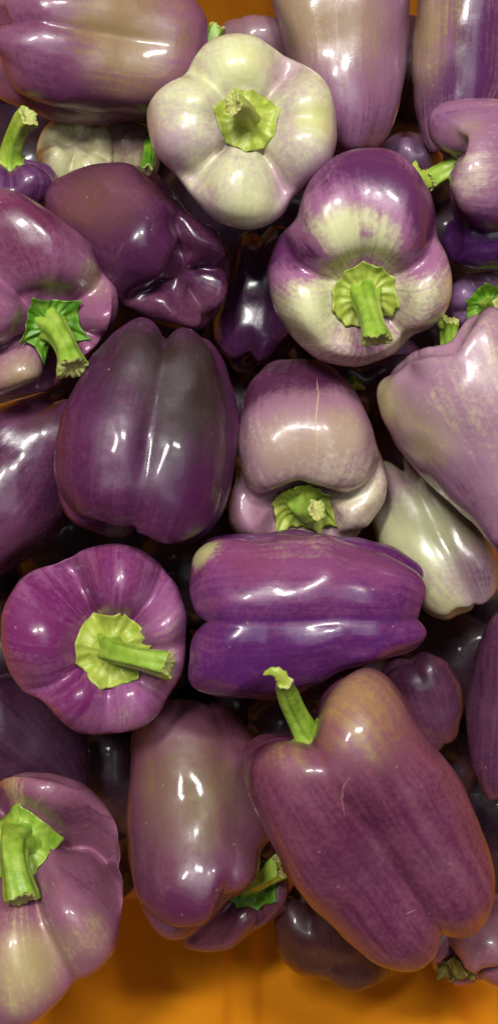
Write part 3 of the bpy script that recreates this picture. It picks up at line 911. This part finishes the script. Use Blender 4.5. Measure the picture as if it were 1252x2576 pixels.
# ---- X: lower middle, and the one below it
pepper('olive-brown pepper at lower middle, its lower end glossy magenta, left of the large one',
       [(360,1780),(450,1755),(550,1765),(630,1830),(680,1930),(705,2030),(695,2100),(640,2160),(580,2228),(557,2300),(515,2352),(440,2372),(375,2335),(335,2270),(320,2180),(316,2080),(318,1960),(325,1850)],
       -0.018, (0.10, 0.92, 0.42), [(26,1.1,0.7),(-46,1.0,0.95),(118,0.95),(-140,0.95)], dd=0.48, k=50, gsh=0.8, gbody=0.85, bot=0.95, bc=0.08, bg=0.0, cd=0.12, drop=0.5,
       pale=(150,128,96), mid=(108,66,74), dark=(86,32,62), tan=(112,92,60), pat=0.66,
       patches=[(470,2290,80,0.35),(470,1950,120,-0.25),(560,2170,50,0.15),(430,2190,60,-0.1)], tans=[(460,1980,130,0.6),(520,2080,80,0.35)], streak=0.3, blotch=0.5, rough=0.28)
pepper('dusky brown-purple pepper with ragged green calyx, under the olive-brown one on the orange wall',
       [(430,2320),(480,2200),(560,2110),(640,2060),(690,2090),(705,2160),(728,2225),(722,2290),(690,2312),(640,2342),(580,2388),(520,2397),(460,2385)],
       -0.045, (0.05, -0.02, 1), [(75,1),(15,0.95),(330,1),(262,1.05),(200,1),(140,1)], mode='face', lr=1.5, dd=0.44, k=28, cd=0.16, cav=(628,2215),
       pale=(120,90,74), mid=(96,54,62), dark=(70,32,46), pat=0.7, patches=[(645,2110,50,0.3)], rough=0.18,
       calyx=dict(r=76, n=8, spike=0.16, lift=0.6), cal_mat=G_DRK, stem=dict(tip=(700,2180), dz=0.018, r=26))
# ---- Y: bottom left
pepper('dusty mauve pepper in the bottom left corner with deep lobes and thick green stem',
       [(-50,2000),(10,1950),(70,1937),(140,1945),(200,1965),(260,2010),(300,2070),(314,2150),(313,2260),(303,2330),(288,2400),(240,2450),(185,2478),(150,2530),(100,2572),(20,2592),(-60,2580),(-140,2480),(-180,2300),(-170,2120),(-110,2030)],
       0.02, (-0.08, -0.28, 0.95), [(72,1.04,0.8),(320,1.08,1.0),(264,1.14,1.0),(188,1.02,0.85)], mode='face', lr=1.7, dd=0.5, k=36, cd=0.28, gsh=1.0, gbody=0.95, drop=1.7, cav=(48,2120),
       pale=(190,172,126), mid=(136,88,100), dark=(92,44,70), tan=(176,156,108), pat=0.54,
       patches=[(70,2420,90,-0.4),(30,1990,50,-0.35),(230,2050,80,0.15),(220,2200,60,0.1),(160,2060,50,0.15),(250,2400,60,0.0)], tans=[(70,2440,90,0.6),(240,2350,50,0.4)], streak=0.45, rough=0.2,
       calyx=dict(r=90, n=5, spike=0.16), cal_mat=G_MID, stem=dict(tip=(56,2262), dz=0.026, r=33, c1=0.6, flare=0.2))
# ---- Z, AA
pepper('brown-purple pepper, skin darkened as shadow, on the orange wall under the large lower right pepper',
       [(688,2330),(700,2260),(760,2190),(860,2230),(950,2360),(988,2445),(965,2470),(905,2495),(850,2490),(800,2458),(750,2455),(710,2420),(690,2380)],
       -0.055, (-0.2, -0.9, 0.1), [(-50,1),(25,1),(100,1),(180,1)], dd=0.42, gbody=0.7, bot=0.85, bc=0.18,
       pale=(90,62,50), mid=(66,36,36), dark=(46,22,26), pat=0.7, rough=0.25)  # brown-purple skin darkened to carry the shadow under the large pepper
pepper('mauve pepper in the bottom right corner with withered calyx, half under the large pepper',
       [(1070,2370),(1130,2310),(1220,2245),(1310,2255),(1350,2360),(1310,2470),(1230,2500),(1140,2480),(1080,2430)],
       -0.035, (-0.2, 0.6, 0.5), [(0,1.1),(80,0.9),(160,0.9),(-90,0.9)], dd=0.42, lr=1.7, cav=(1150,2430),
       pale=(160,130,110), mid=(128,86,92), dark=(92,52,66), pat=0.55, rough=0.22, calyx=dict(r=52, n=8, spike=0.25, lift=0.8), cal_mat=G_WITHERED)
# ---- behind and between
pepper('plum pepper, skin dimmed as shadow, below the round magenta one at left edge',
       [(-60,1700),(80,1690),(190,1790),(240,1900),(220,2000),(100,2030),(-50,2000),(-110,1850)],
       -0.05, (-0.6, -0.6, 0.1), [(-40,1),(40,1),(130,1),(-130,1)], dd=0.28, mid=(76,42,62), dark=(50,24,44), pat=0.8, rough=0.3)  # shadow below the magenta pepper is put into these skin colours
pepper('grey-mauve pepper in the dark gap under the violet pepper, behind the torn stem',
       ell(735,1825,125,95), -0.06, (-1, 0.0, 0.1), [(-40,1),(40,1),(130,1),(-130,1)], dd=0.3, pale=(110,100,96), mid=(82,62,70), dark=(58,34,48), pat=0.5, rough=0.22)  # skin colours darkened to include the shade of the gap
pepper('brown-mauve pepper top against the orange back wall behind the cream pepper',
       [(545,80),(570,50),(620,36),(670,35),(730,60),(760,140),(740,220),(640,240),(560,180)],
       -0.04, (0, -0.9, 0.3), [(-40,1),(40,1),(130,1),(-130,1)], dd=0.22, lr=1.7, pale=(150,130,110), mid=(130,100,100), dark=(96,62,76), pat=0.5, rough=0.25)
pepper('small grey-violet pepper low between the tall top pepper and curled stem',
       ell(1030,410,85,82), -0.055, (0.2, -0.7, 0.4), [(-40,1),(40,1),(130,1),(-130,1)], dd=0.3, lr=1.8, pale=(150,130,136), mid=(112,86,106), dark=(76,48,76), pat=0.55, rough=0.25)
pepper('black-purple pepper deep below the two-tone one, beside a dark green stem',
       ell(960,950,125,115), -0.075, (0.0, -0.8, 0.3), [(-40,1),(40,1),(130,1),(-130,1)], dd=0.3, lr=1.8, mid=(80,44,72), dark=(52,26,50), pat=0.85, rough=0.2, stem_mat=G_DRK, cav=(860,930), stem=dict(tip=(890,985), dz=0.02, r=24))

# ---- bottom layer of added filler peppers, gap shade put into their dark skins
for bx_, by_, lab_ in [
        (80, 120, None),
        (640, 290, None),
        (1000, 200, 'shade-darkened filler pepper in the slot between the two tall top peppers'),
        (60, 420, 'shade-darkened filler pepper behind the green stem at left edge'),
        (300, 430, None),
        (520, 520, 'shade-darkened filler pepper in the gap between cream and dark maroon peppers'),
        (760, 520, None),
        (1000, 480, 'shade-darkened filler pepper in the gap under the curled broken stem'),
        (1180, 620, None),
        (310, 800, None),
        (620, 800, None),
        (860, 900, None),
        (1080, 920, None),
        (120, 1060, None),
        (640, 1060, None),
        (1000, 1080, None),
        (0, 1380, None),
        (200, 1360, 'shade-darkened filler pepper in the gap left of the magenta pepper top'),
        (480, 1420, 'shade-darkened filler pepper in the gap between magenta and violet peppers'),
        (960, 1360, None),
        (1290, 1480, None),
        (60, 1640, None),
        (330, 1700, None),
        (600, 1780, 'shade-darkened filler pepper in the gap below the violet pepper left end'),
        (830, 1700, None),
        (1110, 1640, 'shade-darkened filler pepper in the gap right of the violet pepper tip'),
        (1270, 1800, None),
        (290, 1960, 'shade-darkened filler pepper in the gap above the bottom left corner pepper'),
        (1040, 1960, 'shade-darkened filler pepper sliver beside the large lower right pepper'),
        (1220, 2090, 'shade-darkened filler pepper at right edge beside the large lower right pepper'),
        (230, 2110, None),
        ]:
    pepper(lab_ or 'shade-darkened filler pepper at the bottom of the heap', ell(bx_, by_, random.uniform(172,186), random.uniform(165,190), random.uniform(0,180)),
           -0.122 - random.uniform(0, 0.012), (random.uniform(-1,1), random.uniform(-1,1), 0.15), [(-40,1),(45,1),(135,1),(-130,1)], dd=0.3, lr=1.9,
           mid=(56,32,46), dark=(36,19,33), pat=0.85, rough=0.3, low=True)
